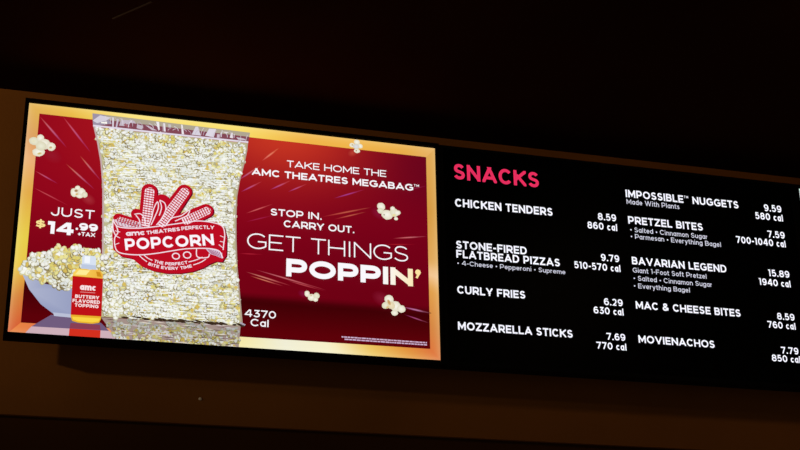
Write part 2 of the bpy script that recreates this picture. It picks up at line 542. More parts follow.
# ------------------------------------------------------------------ popcorn advert
OUT = [(-0.6072, 0.3426), (0.6070, 0.3375), (0.6052, -0.3373), (-0.6054, -0.3431)]
INN = [(-0.5748, 0.3103), (0.5762, 0.3049), (0.5747, -0.3054), (-0.5737, -0.3102)]
def quad(Q):
    a, b, c, d = [Vector(p) for p in Q]
    return lambda u, v: tuple((a * (1 - u) + b * u) * (1 - v) + (d * (1 - u) + c * u) * v)
inner, outer = quad(INN), quad(OUT)
def field(p):
    """the red of the advert at a point of the screen"""
    u = (p[0] + SW / 2) / SW
    v = (SH / 2 - p[1]) / SH
    c = mix((142, 4, 26), (118, 0, 24), (u - .25) / .55)
    c = mix(c, (196, 52, 34), 1.05 * math.exp(-((u - .60) / .24) ** 2 - (v / .27) ** 2))
    c = mix(c, (172, 22, 30), .7 * math.exp(-((u - .2) / .16) ** 2 - ((v - .05) / .3) ** 2))
    c = mix(c, (96, 4, 30), .6 * math.exp(-((u - .98) / .12) ** 2 - ((v - .1) / .2) ** 2))
    c = mix(c, (98, 0, 14), max(0, min(1, (v - .42) / .3)) * .45)
    edge = .775
    if v > edge - .012:
        c = mix(c, mix((58, 0, 4), (92, 0, 8), (v - edge) / .15), min(1, (v - edge + .012) / .03))
    return c

b = Art(1)
b.grid(inner, 80, 60, lambda p, u, v: field(p))
b.build('red_background', ad_scr)

b = Art(2)
TOP = [(0, (226, 176, 84)), (.08, (234, 186, 72)), (.22, (252, 226, 118)), (.5, (250, 222, 104)), (.66, (240, 180, 72)), (.8, (240, 180, 74)), (.93, (232, 172, 72)), (1, (232, 176, 96))]
RIGHT = [(0, (224, 168, 84)), (.3, (214, 154, 66)), (.55, (224, 168, 90)), (.62, (246, 200, 150)), (.7, (226, 160, 76)), (.88, (214, 134, 66)), (1, (222, 120, 62))]
BOT = [(0, (232, 130, 66)), (.1, (226, 110, 70)), (.28, (236, 190, 130)), (.5, (246, 232, 160)), (.62, (240, 238, 214)), (.74, (248, 240, 200)), (.84, (236, 196, 96)), (.93, (226, 150, 62)), (1, (222, 118, 62))]
LEFT = [(0, (226, 178, 84)), (.15, (220, 156, 96)), (.24, (236, 176, 120)), (.4, (226, 170, 70)), (.6, (232, 206, 74)), (.72, (234, 200, 74)), (.86, (214, 132, 60)), (1, (214, 96, 52))]
def side_fn(i):
    o0, o1, n0, n1 = [Vector(Q[k]) for Q, k in ((OUT, i), (OUT, (i + 1) % 4), (INN, i), (INN, (i + 1) % 4))]
    return lambda u, v: tuple((o0 * (1 - u) + o1 * u) * (1 - v) + (n0 * (1 - u) + n1 * u) * v)
for i, tab in enumerate((TOP, RIGHT, BOT[::-1], LEFT[::-1])):
    if i >= 2:
        tab = [(1 - t, c) for t, c in tab]
    b.grid(side_fn(i), 48, 3, lambda p, u, v, tab=tab: mix(stops(u, tab), (255, 250, 225), .2 * (1 - v) ** 2))
b.build('gold_border', ad_scr)

ORG, VIO, PNK = (250, 170, 110), (170, 80, 190), (236, 120, 120)
for pts, w, c0, c1 in (
    ([(-0.5723, 0.3002), (-0.4912, 0.2128)], 1.3, (240, 150, 130), VIO), ([(-0.5092, 0.3080), (-0.4240, 0.2049)], 1.2, PNK, VIO), ([(-0.4903, 0.1633), (-0.4055, 0.0927)], 1.1, ORG, VIO),
    ([(-0.4537, 0.1922), (-0.3907, 0.1218)], 1.1, ORG, VIO), ([(-0.5726, 0.1328), (-0.5075, 0.1002)], .9, PNK, VIO), ([(-0.5711, 0.0813), (-0.4729, 0.0371)], .8, PNK, (180, 50, 80)),
    ([(0.0681, 0.2352), (0.1182, 0.2831)], 1.3, PNK, (255, 180, 120)), ([(0.0017, 0.1671), (0.0625, 0.2185)], 1.1, VIO, ORG), ([(0.0939, 0.1451), (0.1560, 0.1821)], 1.1, VIO, PNK),
    ([(0.0086, 0.1298), (0.0696, 0.1696)], 1.1, VIO, PNK), ([(0.1476, 0.1444), (0.2044, 0.1760)], .9, VIO, PNK), ([(0.0250, 0.0640), (0.1037, 0.1017)], .9, PNK, PNK),
    ([(0.0257, 0.0377), (0.1102, 0.0678)], .8, (170, 40, 90), (170, 40, 90)), ([(0.2866, 0.1380), (0.3819, 0.1770)], 1.0, VIO, (190, 70, 150)), ([(0.2505, 0.0753), (0.4001, 0.1206)], 1.1, (190, 60, 60), ORG),
    ([(0.2868, 0.0710), (0.3846, 0.1046)], .9, (190, 60, 60), ORG), ([(0.4671, 0.0276), (0.5734, 0.0442)], 1.0, PNK, (230, 150, 160)), ([(0.4361, 0.0060), (0.5383, 0.0154)], .6, (200, 40, 50), (200, 40, 50)),
    ([(0.0298, -0.1150), (0.1609, -0.1463)], 1.0, (240, 180, 150), PNK), ([(0.0584, -0.1065), (0.2667, -0.1513)], 1.0, (220, 140, 150), PNK), ([(0.0416, -0.1261), (0.1405, -0.1495)], .8, ORG, PNK),
    ([(0.0082, -0.0612), (0.0776, -0.0580)], .8, (190, 40, 60), (190, 40, 60)), ([(0.4916, -0.1838), (0.5800, -0.1967)], 1.2, (210, 110, 190), (240, 190, 220)), ([(0.4973, -0.2066), (0.5732, -0.2272)], .9, (180, 60, 140), (220, 130, 170)),
    ([(0.1519, -0.1319), (0.2638, -0.1546)], .8, PNK, (170, 40, 60)), ([(0.5165, 0.1895), (0.5772, 0.2091)], .8, (140, 30, 80), (160, 50, 90)),
):
    s = Art(3)
    s.streak(pts[0], pts[1], w * PX, c0, c1, field)
    s.build('light_streak', ad_scr)

# the shiny table top in the picture, with what it mirrors
r = Art(3)
PL = lambda p: mix((96, 68, 96), (150, 120, 142), (.26 - (p[1] + .6)) / .06)
r.poly([(-0.4972, -0.2831), (-0.4338, -0.2840), (-0.3639, -0.2958), (-0.3412, -0.3169), (-0.5452, -0.3190)], (112, 92, 126))
r.poly([(-0.5452, -0.3190), (-0.3412, -0.3169), (-0.3181, -0.3435), (-0.5614, -0.3428)], (206, 176, 186))
r.poly([(-0.4445, -0.3018), (-0.3662, -0.3017), (-0.3639, -0.3157), (-0.4460, -0.3174)], (138, 62, 84))
r.poly([(-0.4460, -0.3177), (-0.3639, -0.3168), (-0.3635, -0.3439), (-0.4467, -0.3436)], (212, 48, 30))
r.build('table_reflection', ad_scr)

rng = random.Random(11)
KW, KY = [(250, 251, 246), (240, 243, 236), (252, 253, 255), (232, 237, 237)], [(238, 230, 150), (228, 214, 116), (242, 236, 176), (220, 190, 90)]
def kernel(art, x, z, r, rng, yellow=.2, dim=1.0, lev=0):
    """one popped kernel: a few lobes, each with a darker edge, and at times a yellowish heart"""
    k = rng.randint(3, 4)
    a0 = rng.uniform(0, 6.3)
    dm = lambda c: tuple(v * dim for v in c)
    edge = rng.choice([(182, 176, 136), (160, 150, 104), (200, 196, 168), (134, 120, 80), (210, 204, 156)])
    for i in range(k):
        t = a0 + i * 6.283 / k + rng.uniform(-.5, .5)
        d = r * rng.uniform(.3, .6)
        cc = rng.choice(KY if rng.random() < yellow else KW)
        cx, cz, a, b_, ro = x + d * math.cos(t), z + d * math.sin(t), r * rng.uniform(.5, .8), r * rng.uniform(.4, .65), rng.uniform(0, 3.1)
        art.level(lev + 2 * i)
        art.ell((cx, cz), a, b_, ro, dm(edge), dm(edge), 7, .15, rng)
        art.level(lev + 2 * i + 1)
        art.ell((cx + r * .06, cz + r * .1), a * .84, b_ * .8, ro, dm(cc), dm(mix(cc, edge, .22)), 7, .15, rng)
    if rng.random() < yellow + .08:
        art.level(lev + 9)
        art.ell((x, z), r * .3, r * .22, rng.uniform(0, 3), dm((206, 164, 70)), dm((224, 204, 112)), 6)

def inside(p, P):
    c = False
    for i in range(len(P)):
        a, b_ = P[i - 1], P[i]
        if (a[1] > p[1]) != (b_[1] > p[1]) and p[0] < (b_[0] - a[0]) * (p[1] - a[1]) / (b_[1] - a[1]) + a[0]:
            c = not c
    return c

def bounds(P):
    return min(p[0] for p in P), max(p[0] for p in P), min(p[1] for p in P), max(p[1] for p in P)

def fill(art, P, r, rng, step, yfn, dim=lambda p: 1.0, margin=.5):
    """popped kernels packed over the outline P"""
    art.n = None
    x0, x1, z0, z1 = bounds(P)
    order = list(range(16))
    rng.shuffle(order)
    for j in range(int((z1 - z0) / step) + 2):
        for i in range(int((x1 - x0) / step) + 2):
            p = (x0 + (i + rng.uniform(-.5, .5)) * step, z0 + (j + rng.uniform(-.5, .5)) * step)
            q = r * rng.uniform(.75, 1.2)
            if all(inside((p[0] + dx * q, p[1] + dz * q), P) for dx, dz in ((margin, 0), (-margin, 0), (0, margin), (0, -margin))):
                kernel(art, p[0], p[1], q, rng, yfn(p), dim(p), 1 + order[(i % 4) * 4 + j % 4] * 10)

def curve_pts(P):
    """smooth line through a few points"""
    P = [Vector(p) for p in P]
    out = []
    for i in range(len(P) - 1):
        p0, p1, p2, p3 = P[max(0, i - 1)], P[i], P[i + 1], P[min(len(P) - 1, i + 2)]
        for k in range(6):
            t = k / 6
            out.append(tuple(.5 * ((2 * p1) + (p2 - p0) * t + (2 * p0 - 5 * p1 + 4 * p2 - p3) * t * t + (3 * p1 - p0 - 3 * p2 + p3) * t ** 3)))
    out.append(tuple(P[-1]))
    return out

# bag of popcorn
BAG = [(-0.4182, 0.2858), (-0.4068, 0.2414), (-0.3931, 0.1804), (-0.3829, 0.1073), (-0.3744, -0.0253), (-0.3668, -0.1869), (-0.3657, -0.2474), (-0.3650, -0.2788), (-0.3005, -0.2783), (-0.1641, -0.2782), (0.0200, -0.2763), (0.0157, -0.2237), (0.0083, -0.1649), (0.0008, -0.1055), (-0.0045, -0.0208), (-0.0068, 0.0562), (-0.0056, 0.1126), (0.0004, 0.1606), (0.0121, 0.2161), (0.0211, 0.2654), (0.0206, 0.2864)]
bag = Art(5)
bag.level(0)
bag.poly(BAG, (190, 184, 142))
def yel(p):
    n = noise.noise(Vector((p[0] * 22, p[1] * 26, 3.3)))
    return max(.02, .12 + n * .75)
fill(bag, BAG, 3.7 * PX, rng, 4.0 * PX, yel, margin=.42)
# fine pale and dark rows, as the panel's lines break up the picture
x0, x1, z0, z1 = bounds(BAG)
z, row = z0, 0
while z < z1:
    x = x0 + rng.uniform(0, 12) * PX
    bag.level(165 + row % 3 * 2)
    while x < x1:
        L = rng.uniform(5, 20) * PX
        if inside((x, z), BAG) and inside((x + L, z), BAG):
            k = noise.noise(Vector((x * 7, z * 9, 8.1)))
            if rng.random() < .66 + k * 1.0 - .5 * max(0, (z - .225) / .05):
                dark = rng.random() < .3
                c = rng.choice([(150, 144, 118), (120, 112, 84), (176, 170, 140)]) if dark else rng.choice([(252, 254, 252), (244, 247, 246), (236, 238, 232)])
                h = (.32 if dark else .6) * PX
                bag.poly([(x, z), (x + L * .3, z - h), (x + L, z + h * rng.uniform(-.4, .4)), (x + L * .6, z + h)], c)
        x += L * rng.uniform(1.02, 1.6)
    z += 1.3 * PX
    row += 1
# dark gaps along the bottom seam
seam = [(-0.3141, -0.2756), (0.0256, -0.2747)]
for i in range(46):
    bag.level(172 + i * .5)
    t = rng.random() ** .8
    x = seam[0][0] + (seam[1][0] - seam[0][0]) * t
    zz = seam[0][1] + (seam[1][1] - seam[0][1]) * t
    bag.ell((x, zz + rng.uniform(-.9, .9) * PX), rng.uniform(2.0, 4.6) * PX, rng.uniform(.5, 1.1) * PX, rng.uniform(-.3, .1), (34, 22, 18), (70, 52, 36), 7)
bag.build('popcorn_bag_picture', ad_scr)

mir = Art(4)
MIR = [(-0.3649, -0.2802), (-0.3180, -0.3450), (0.0149, -0.3463), (0.0186, -0.2764)]
mir.level(0)
mir.poly(MIR, (164, 144, 136))
rng2 = random.Random(5)
x0, x1, z0, z1 = bounds(MIR)
fill(mir, MIR, 3.2 * PX, rng2, 4.3 * PX, lambda p: .1 + .5 * (z1 - p[1]) / (z1 - z0), lambda p: .66 + .3 * (z1 - p[1]) / (z1 - z0))
for i in range(150):
    p = (rng2.uniform(x0, x1), rng2.uniform(z0, z1))
    L = rng2.uniform(4, 14) * PX
    mir.level(165 + i * .3)
    if inside(p, MIR) and inside((p[0] + L, p[1]), MIR):
        mir.poly([p, (p[0] + L * .5, p[1] - .4 * PX), (p[0] + L, p[1]), (p[0] + L * .5, p[1] + .4 * PX)], rng2.choice([(214, 200, 206), (150, 126, 130), (226, 216, 200), (92, 66, 60)]))
mir.build('bag_reflection', ad_scr)

# clear plastic top of the bag with its seal
h = Art(5)
h.poly([(-0.4280, 0.3288), (0.0301, 0.3218), (0.0275, 0.3068), (-0.4269, 0.3117)], (176, 166, 146))
h.poly([(-0.4270, 0.3130), (0.0284, 0.3079), (0.0255, 0.2906), (-0.4240, 0.2899)], (132, 72, 86))
h.poly([(-0.4283, 0.3282), (-0.3955, 0.3277), (-0.3712, 0.3026), (-0.4240, 0.2889)], (158, 146, 166))
h.build('bag_plastic_top', ad_scr)
h = Art(6)
for pts, c in (
    ([(-0.4262, 0.3055), (-0.4066, 0.3251), (-0.3752, 0.3213), (-0.3887, 0.3100), (-0.4134, 0.2991)], (214, 208, 220)), ([(-0.4024, 0.3036), (-0.3857, 0.3072), (-0.3852, 0.3000), (-0.4022, 0.3001)], (252, 250, 240)),
    ([(-0.3725, 0.3232), (-0.3668, 0.3223), (-0.3660, 0.2918), (-0.3700, 0.2919)], (220, 214, 224)), ([(-0.3581, 0.3202), (-0.3524, 0.3196), (-0.3564, 0.2923), (-0.3607, 0.2924)], (200, 188, 204)),
    ([(-0.3466, 0.3184), (-0.3096, 0.3197), (-0.3033, 0.3108), (-0.3205, 0.3113), (-0.3369, 0.2988), (-0.3511, 0.2987)], (196, 184, 196)), ([(-0.3004, 0.3096), (-0.2830, 0.3059), (-0.2852, 0.2938), (-0.3011, 0.2967)], (198, 188, 200)),
    ([(-0.2774, 0.3092), (-0.2629, 0.3061), (-0.2422, 0.2958), (-0.2566, 0.2953)], (206, 190, 202)), ([(-0.2465, 0.3242), (-0.2379, 0.3240), (-0.2349, 0.2986), (-0.2395, 0.2993)], (240, 236, 240)),
    ([(-0.2262, 0.3218), (-0.2204, 0.3219), (-0.2174, 0.2955), (-0.2232, 0.2955)], (230, 224, 232)), ([(-0.1739, 0.3233), (-0.1698, 0.3232), (-0.1639, 0.2929), (-0.1709, 0.2934)], (236, 230, 236)),
    ([(-0.1315, 0.3220), (-0.1241, 0.3222), (-0.1157, 0.2947), (-0.1421, 0.2948)], (216, 210, 222)), ([(-0.0917, 0.3203), (-0.0711, 0.3208), (-0.0772, 0.2935), (-0.1026, 0.2963)], (222, 216, 228)),
    ([(-0.0531, 0.3151), (-0.0324, 0.3163), (-0.0411, 0.3101)], (224, 216, 220)), ([(-0.0264, 0.3151), (-0.0219, 0.3150), (-0.0199, 0.2970), (-0.0303, 0.2983)], (232, 224, 230)),
    ([(-0.0111, 0.3022), (0.0128, 0.3002), (0.0188, 0.2957), (-0.0050, 0.2948)], (206, 194, 206)), ([(-0.0676, 0.3053), (-0.0599, 0.3052), (-0.0618, 0.2933), (-0.0683, 0.2939)], (206, 190, 204)),
    ([(-0.3346, 0.3083), (-0.3169, 0.2980), (-0.3242, 0.2955), (-0.3388, 0.3021)], (160, 96, 110)), ([(-0.2116, 0.3201), (-0.2029, 0.3198), (-0.2024, 0.3102), (-0.2099, 0.3093)], (200, 194, 196)),
):
    h.poly(pts, c)
rngc = random.Random(9)
L0, L1 = [(-0.4159, 0.2940), (0.0190, 0.2911)]
T0, T1 = [(-0.4180, 0.3256), (0.0212, 0.3188)]
for i in range(34):
    t = (i + rngc.random()) / 34
    a_, b_ = Vector(L0) * (1 - t) + Vector(L1) * t, Vector(T0) * (1 - t) + Vector(T1) * t
    q0, q1 = rngc.uniform(0, .4), rngc.uniform(.5, 1)
    sh = rngc.uniform(-5, 5) * PX
    h.band(curve_pts([tuple(a_ + (b_ - a_) * q0), tuple(a_ + (b_ - a_) * (q0 + q1) / 2 + Vector((sh * .2, 0))), tuple(a_ + (b_ - a_) * q1 + Vector((sh, 0)))]), rngc.uniform(.3, .7) * PX, rngc.choice([(226, 220, 232), (196, 180, 196), (150, 96, 112), (210, 200, 210)]))
h.band([(-0.4240, 0.2899), (-0.3477, 0.2895), (-0.2332, 0.2891), (-0.1170, 0.2894), (0.0250, 0.2899)], 1.9 * PX, (226, 218, 232))
h.build('bag_plastic_creases', ad_scr)
h = Art(8)
h.band([(-0.4210, 0.2870), (-0.4082, 0.2412), (-0.3945, 0.1802), (-0.3842, 0.1071), (-0.3758, -0.0254), (-0.3676, -0.1869), (-0.3670, -0.2475), (-0.3666, -0.2789)], 1.5 * PX, (196, 172, 172))
h.build('bag_side_seam', ad_scr)
h = Art(8)
h.band([(0.0227, 0.2867), (0.0212, 0.2622), (0.0133, 0.2162), (0.0018, 0.1607), (-0.0044, 0.1127), (-0.0051, 0.0564), (-0.0028, -0.0206), (0.0026, -0.1053), (0.0100, -0.1647), (0.0168, -0.2236), (0.0228, -0.2760)], 1.3 * PX, (176, 158, 140))
h.poly([(0.0168, -0.2648), (0.0329, -0.2724), (0.0257, -0.2788), (0.0158, -0.2777)], (170, 160, 176))
h.build('bag_side_seam', ad_scr)

# emblem on the bag
RED, EDGE, EW = (188, 12, 34), (104, 6, 34), (246, 226, 236)
def emblem_shape(art, c, dx, dz):
    sh = lambda P: [(x + dx, z_ + dz) for x, z_ in P]
    art.poly(sh([(-0.3496, -0.0049), (-0.3395, 0.0112), (-0.3143, 0.0076), (-0.2466, -0.0086), (-0.1632, 0.0132), (-0.1068, 0.0278), (-0.0609, 0.0274), (-0.0373, 0.0130), (-0.0295, -0.0170), (-0.0288, -0.0718), (-0.0396, -0.0924), (-0.0567, -0.0924), (-0.0749, -0.1018), (-0.0928, -0.1147), (-0.1205, -0.1279), (-0.1566, -0.1369), (-0.1927, -0.1400), (-0.2317, -0.1359), (-0.2655, -0.1240), (-0.2899, -0.1052), (-0.3218, -0.1009), (-0.3448, -0.0822), (-0.3501, -0.0410)]), c)
    for P, ra, rb in (([(-0.2547, 0.1035), (-0.2553, -0.0018)], 7.6, 8.6), ([(-0.1555, 0.1127), (-0.2191, 0.0017)], 7.2, 8.8), ([(-0.0908, 0.0596), (-0.1578, 0.0198)], 7.0, 8.0), ([(-0.3353, 0.0104), (-0.2803, -0.0042)], 5.4, 6),
                      ([(-0.2171, 0.0753), (-0.2191, 0.0017)], 7.5, 9), ([(-0.2867, 0.0297), (-0.2692, -0.0032)], 5.4, 7)):
        P = sh(P)
        art.capsule(P[0], P[1], ra * PX, rb * PX, c)
e = Art(9)
emblem_shape(e, EDGE, 1.2 * PX, -.7 * PX)
e.build('bag_emblem_shadow_edge', ad_scr)
e = Art(10)
emblem_shape(e, RED, 0, 0)
tag(e.build('bag_emblem', ad_scr), label='red emblem with corn cobs on the bag')
e = Art(11)
cobs = ([(-0.2540, 0.1011), (-0.2584, 0.0039)], 4.6, 4.4), ([(-0.1549, 0.1109), (-0.2139, 0.0113)], 4.4, 5.0), ([(-0.0891, 0.0592), (-0.1466, 0.0239)], 4.0, 4.2), ([(-0.3310, 0.0078), (-0.2832, -0.0027)], 2.8, 3.0)
for P, ra, rb in cobs:
    e.capsule(P[0], P[1], ra * PX, rb * PX, (250, 226, 236))
e.build('emblem_corn_cobs', ad_scr)
e = Art(12)
for P, ra, rb in cobs:
    A, B = Vector(P[0]), Vector(P[1])
    d = (B - A).normalized()
    n = Vector((-d.y, d.x))
    L = (B - A).length
    k = -ra * PX * .8
    while k < L + rb * PX:
        wv = ra * PX * (1.0 if k > 0 else .7)
        e.band([A + d * k - n * wv, A + d * (k + .5 * PX) + n * wv], .95 * PX, RED)
        k += 2.5 * PX
    for q in (-.5, 0, .5):
        e.band([A - d * ra * PX * .8 + n * q * ra * PX * 1.3, B + n * q * rb * PX * 1.3], .5 * PX, RED)
e.build('emblem_corn_grains', ad_scr)
e = Art(12)
e.poly(curve_pts([(-0.2501, -0.0015), (-0.2443, 0.0220), (-0.2400, 0.0498), (-0.2307, 0.0731), (-0.2268, 0.0574), (-0.2288, 0.0361), (-0.2374, -0.0003)]), RED)
e.poly(curve_pts([(-0.2412, -0.0007), (-0.2236, 0.0325), (-0.2210, 0.0580), (-0.2247, 0.0779), (-0.2099, 0.0697), (-0.2062, 0.0489), (-0.2172, 0.0205), (-0.2270, 0.0007)]), RED)
e.build('emblem_husk_leaves', ad_scr)
e = Art(13)
for P in ([(-0.2509, -0.0008), (-0.2443, 0.0220), (-0.2400, 0.0498), (-0.2306, 0.0718), (-0.2273, 0.0531), (-0.2367, 0.0228), (-0.2451, -0.0002)], [(-0.2247, 0.0779), (-0.2099, 0.0697), (-0.2062, 0.0489), (-0.2172, 0.0205), (-0.2298, 0.0013)], [(-0.2246, 0.0767), (-0.2182, 0.0562), (-0.2235, 0.0304)],
          [(-0.2927, 0.0277), (-0.2764, 0.0306), (-0.2642, 0.0180), (-0.2608, -0.0025)], [(-0.2887, 0.0252), (-0.2785, 0.0124), (-0.2754, -0.0019)], [(-0.2019, 0.0086), (-0.1865, 0.0269), (-0.1615, 0.0365), (-0.1393, 0.0560), (-0.1441, 0.0395), (-0.1612, 0.0281), (-0.1783, 0.0180)]):
    e.band(curve_pts(P), 1.0 * PX, EW)
for P in ([(-0.3508, 0.0076), (-0.3407, -0.0110), (-0.3188, -0.0157), (-0.2784, -0.0129), (-0.2334, -0.0041), (-0.1700, 0.0114), (-0.1151, 0.0247), (-0.0708, 0.0240), (-0.0438, 0.0156), (-0.0356, -0.0076), (-0.0374, -0.0376), (-0.0387, -0.0566)],
          [(-0.3406, -0.0120), (-0.3350, -0.0310), (-0.3429, -0.0487), (-0.3405, -0.0728), (-0.3306, -0.0888), (-0.3054, -0.0933), (-0.2696, -0.0920), (-0.2294, -0.0845), (-0.1845, -0.0727), (-0.1484, -0.0635), (-0.1118, -0.0583), (-0.0749, -0.0559), (-0.0492, -0.0615), (-0.0388, -0.0812)],
          [(-0.3508, 0.0076), (-0.3490, -0.0225), (-0.3407, -0.0412)],
          [(-0.1141, -0.0594), (-0.1108, -0.0837), (-0.0823, -0.0831), (-0.0771, -0.0718)]):
    e.band(curve_pts(P), 1.05 * PX, EW)
for P in ([(-0.2726, -0.0942), (-0.2622, -0.1029), (-0.2506, -0.1106)], [(-0.2597, -0.0921), (-0.2475, -0.1007), (-0.2355, -0.1054)], [(-0.1353, -0.1015), (-0.1150, -0.0938), (-0.0961, -0.0833)], [(-0.1213, -0.1090), (-0.1010, -0.0994), (-0.0867, -0.0884)]):
    e.band(curve_pts(P), .9 * PX, EW)
for C0, ra, rb in (([(-0.1711, -0.0871)], 3.4, 3.0), ([(-0.1398, -0.0809)], 3.6, 3.2)):
    cx, cz = C0[0]
    e.band([(cx + ra * PX * math.cos(t * .5236) , cz + rb * PX * math.sin(t * .5236)) for t in range(12)], 1.1 * PX, EW, closed=True)
for P in ([(-0.3429, -0.0268), (-0.3293, -0.0294)], [(-0.3420, -0.0414), (-0.3282, -0.0474)], [(-0.3404, -0.0679), (-0.3296, -0.0621)], [(-0.0381, -0.0178), (-0.0485, -0.0138)], [(-0.0376, -0.0327), (-0.0488, -0.0312)], [(-0.0398, -0.0502), (-0.0513, -0.0414)]):
    e.band(P, .7 * PX, EW)
e.build('emblem_white_outline', ad_scr)
e = Art(12)
e.poly([(-0.0878, -0.0580), (-0.0633, -0.0568), (-0.0411, -0.0657), (-0.0397, -0.0823), (-0.0603, -0.0753), (-0.0744, -0.0716)], (214, 190, 214))
e.build('emblem_ribbon_tail', ad_scr)
e = Art(12)
e.poly([(-0.3480, 0.0059), (-0.3295, 0.0117), (-0.3021, 0.0075), (-0.2728, 0.0015), (-0.2677, -0.0089), (-0.3145, -0.0134), (-0.3363, -0.0096)], (226, 204, 216))
e.build('emblem_ribbon_tail', ad_scr)
for Q in ([(-0.0832, -0.0566), (-0.0440, -0.0649), (-0.0397, -0.0813), (-0.0697, -0.0712)], [(-0.3401, 0.0087), (-0.2747, 0.0023), (-0.2713, -0.0102), (-0.3326, -0.0112)]):
    e = Art(13)
    a_, b_, c_, d_ = [Vector(p) for p in Q]
    for i in range(8):
        t = i / 7
        e.band([a_ + (b_ - a_) * t, d_ + (c_ - d_) * t], .55 * PX, (150, 40, 84))
    e.build('emblem_ribbon_hatching', ad_scr)
e = Art(13)
arc_text(e, 'amc', [(-0.3121, -0.0395), (-0.2862, -0.0356), (-0.2593, -0.0312)], 5.4 * PX, .26, EW, .05)
arc_text(e, 'THEATRES', [(-0.2548, -0.0302), (-0.2098, -0.0201), (-0.1622, -0.0097)], 3.7 * PX, .25, EW)
arc_text(e, 'PERFECTLY', [(-0.1581, -0.0083), (-0.1141, -0.0001), (-0.0664, 0.0039)], 3.7 * PX, .22, EW)
e.build('emblem_lettering', ad_scr)
e = Art(13)
arc_text(e, 'POPCORN', [(-0.3109, -0.0822), (-0.1896, -0.0629), (-0.0642, -0.0440)], 11.6 * PX, .22, (252, 246, 252))
e.build('emblem_lettering', ad_scr)
e = Art(13)
arc_text(e, 'THE PERFECT', [(-0.2312, -0.1108), (-0.1848, -0.1160), (-0.1365, -0.1064)], 3.1 * PX, .24, EW)
arc_text(e, 'BITE EVERY TIME', [(-0.2474, -0.1200), (-0.1855, -0.1291), (-0.1242, -0.1161)], 3.1 * PX, .24, EW)
e.build('emblem_lettering', ad_scr)

# bowl of popcorn
bw = Art(5)
BOWL = [(-0.5844, -0.1676), (-0.5605, -0.1799), (-0.5197, -0.1966), (-0.4796, -0.2019), (-0.4368, -0.2042), (-0.4312, -0.2832), (-0.4894, -0.2814), (-0.5263, -0.2556), (-0.5602, -0.2157)]
bw.poly(BOWL, lambda p: mix((206, 210, 226), (150, 158, 192), (p[0] + .63) / .12 + (.0 - p[1] - .2) * 1.0))
bw.poly([(-0.4925, -0.2760), (-0.4343, -0.2778), (-0.4336, -0.2877), (-0.4891, -0.2859)], (186, 192, 214))
bw.build('bowl_picture', ad_scr)
bp = Art(6)
HEAP = [(-0.5893, -0.1651), (-0.5797, -0.1383), (-0.5625, -0.1237), (-0.5366, -0.1156), (-0.5139, -0.1004), (-0.4881, -0.0878), (-0.4691, -0.0905), (-0.4455, -0.0810), (-0.4206, -0.0891), (-0.3936, -0.0881), (-0.3714, -0.0935), (-0.3632, -0.1369), (-0.3630, -0.1836), (-0.4366, -0.2070), (-0.4795, -0.2033), (-0.5196, -0.1980), (-0.5603, -0.1828)]
bp.level(0)
mid = Vector((sum(p[0] for p in HEAP) / len(HEAP), sum(p[1] for p in HEAP) / len(HEAP)))
bp.poly([tuple(mid + (Vector(p) - mid) * .9) for p in HEAP], (168, 152, 100))
rng3 = random.Random(21)
fill(bp, HEAP, 4.5 * PX, rng3, 4.3 * PX, lambda p: max(.05, .30 + .9 * noise.noise(Vector((p[0] * 20, p[1] * 20, 1.7)))), margin=.05)
bp.build('bowl_popcorn_picture', ad_scr)

# bottle of topping
o = Art(11)
o.poly([(-0.4369, -0.1462), (-0.3776, -0.1452), (-0.3679, -0.1578), (-0.3675, -0.1724), (-0.4484, -0.1722), (-0.4480, -0.1603)], lambda p: (250, 212, 96) if p[0] < -.39 else (238, 178, 60))
o.poly([(-0.4488, -0.1676), (-0.3674, -0.1694), (-0.3650, -0.2862), (-0.3697, -0.2974), (-0.3875, -0.3015), (-0.4247, -0.3009), (-0.4409, -0.2970), (-0.4454, -0.2849)], (232, 176, 44))
o.poly([(-0.4417, -0.2852), (-0.3673, -0.2847), (-0.3710, -0.2935), (-0.3878, -0.2976), (-0.4250, -0.2969), (-0.4385, -0.2928)], (250, 214, 70))
o.poly([(-0.4326, -0.1499), (-0.4030, -0.1491), (-0.4129, -0.1634), (-0.4423, -0.1641)], (254, 236, 150))
o.poly([(-0.3867, -0.1507), (-0.3758, -0.1526), (-0.3709, -0.1654), (-0.3831, -0.1649)], (206, 140, 30))
o.build('oil_bottle_picture', ad_scr)
o = Art(12)
o.poly([(-0.4272, -0.1114), (-0.4221, -0.1063), (-0.3934, -0.1067), (-0.3893, -0.1122), (-0.3883, -0.1438), (-0.4032, -0.1474), (-0.4260, -0.1441)], (216, 226, 242))
o.poly([(-0.4274, -0.1325), (-0.3884, -0.1332), (-0.3865, -0.1460), (-0.4275, -0.1460)], (190, 202, 226))
o.poly([(-0.4206, -0.1085), (-0.4057, -0.1089), (-0.4055, -0.1289), (-0.4201, -0.1284)], (244, 248, 254))
tag(o.build('bottle_cap_picture', ad_scr), label='white bottle cap')
o = Art(12)
o.poly([(-0.4486, -0.1693), (-0.3671, -0.1703), (-0.3644, -0.2788), (-0.4458, -0.2798)], (190, 16, 22))
tag(o.build('bottle_label_picture', ad_scr), label='red bottle label')
o = Art(14)
LW = (250, 226, 226)
text(o, 'amc', -0.4269, -0.3836, -0.2077, 0.0190, .26, LW, .3, .05)
o.poly([(-0.4255, -0.2130), (-0.3854, -0.2127), (-0.3853, -0.2144), (-0.4254, -0.2148)], (224, 150, 150))
text(o, 'BUTTERY', -0.4381, -0.3739, -0.2316, 0.0097, .25, LW)
text(o, 'FLAVORED', -0.4440, -0.3710, -0.2444, 0.0097, .25, LW)
text(o, 'TOPPING', -0.4373, -0.3739, -0.2568, 0.0097, .25, LW)
o.build('bottle_lettering', ad_scr)

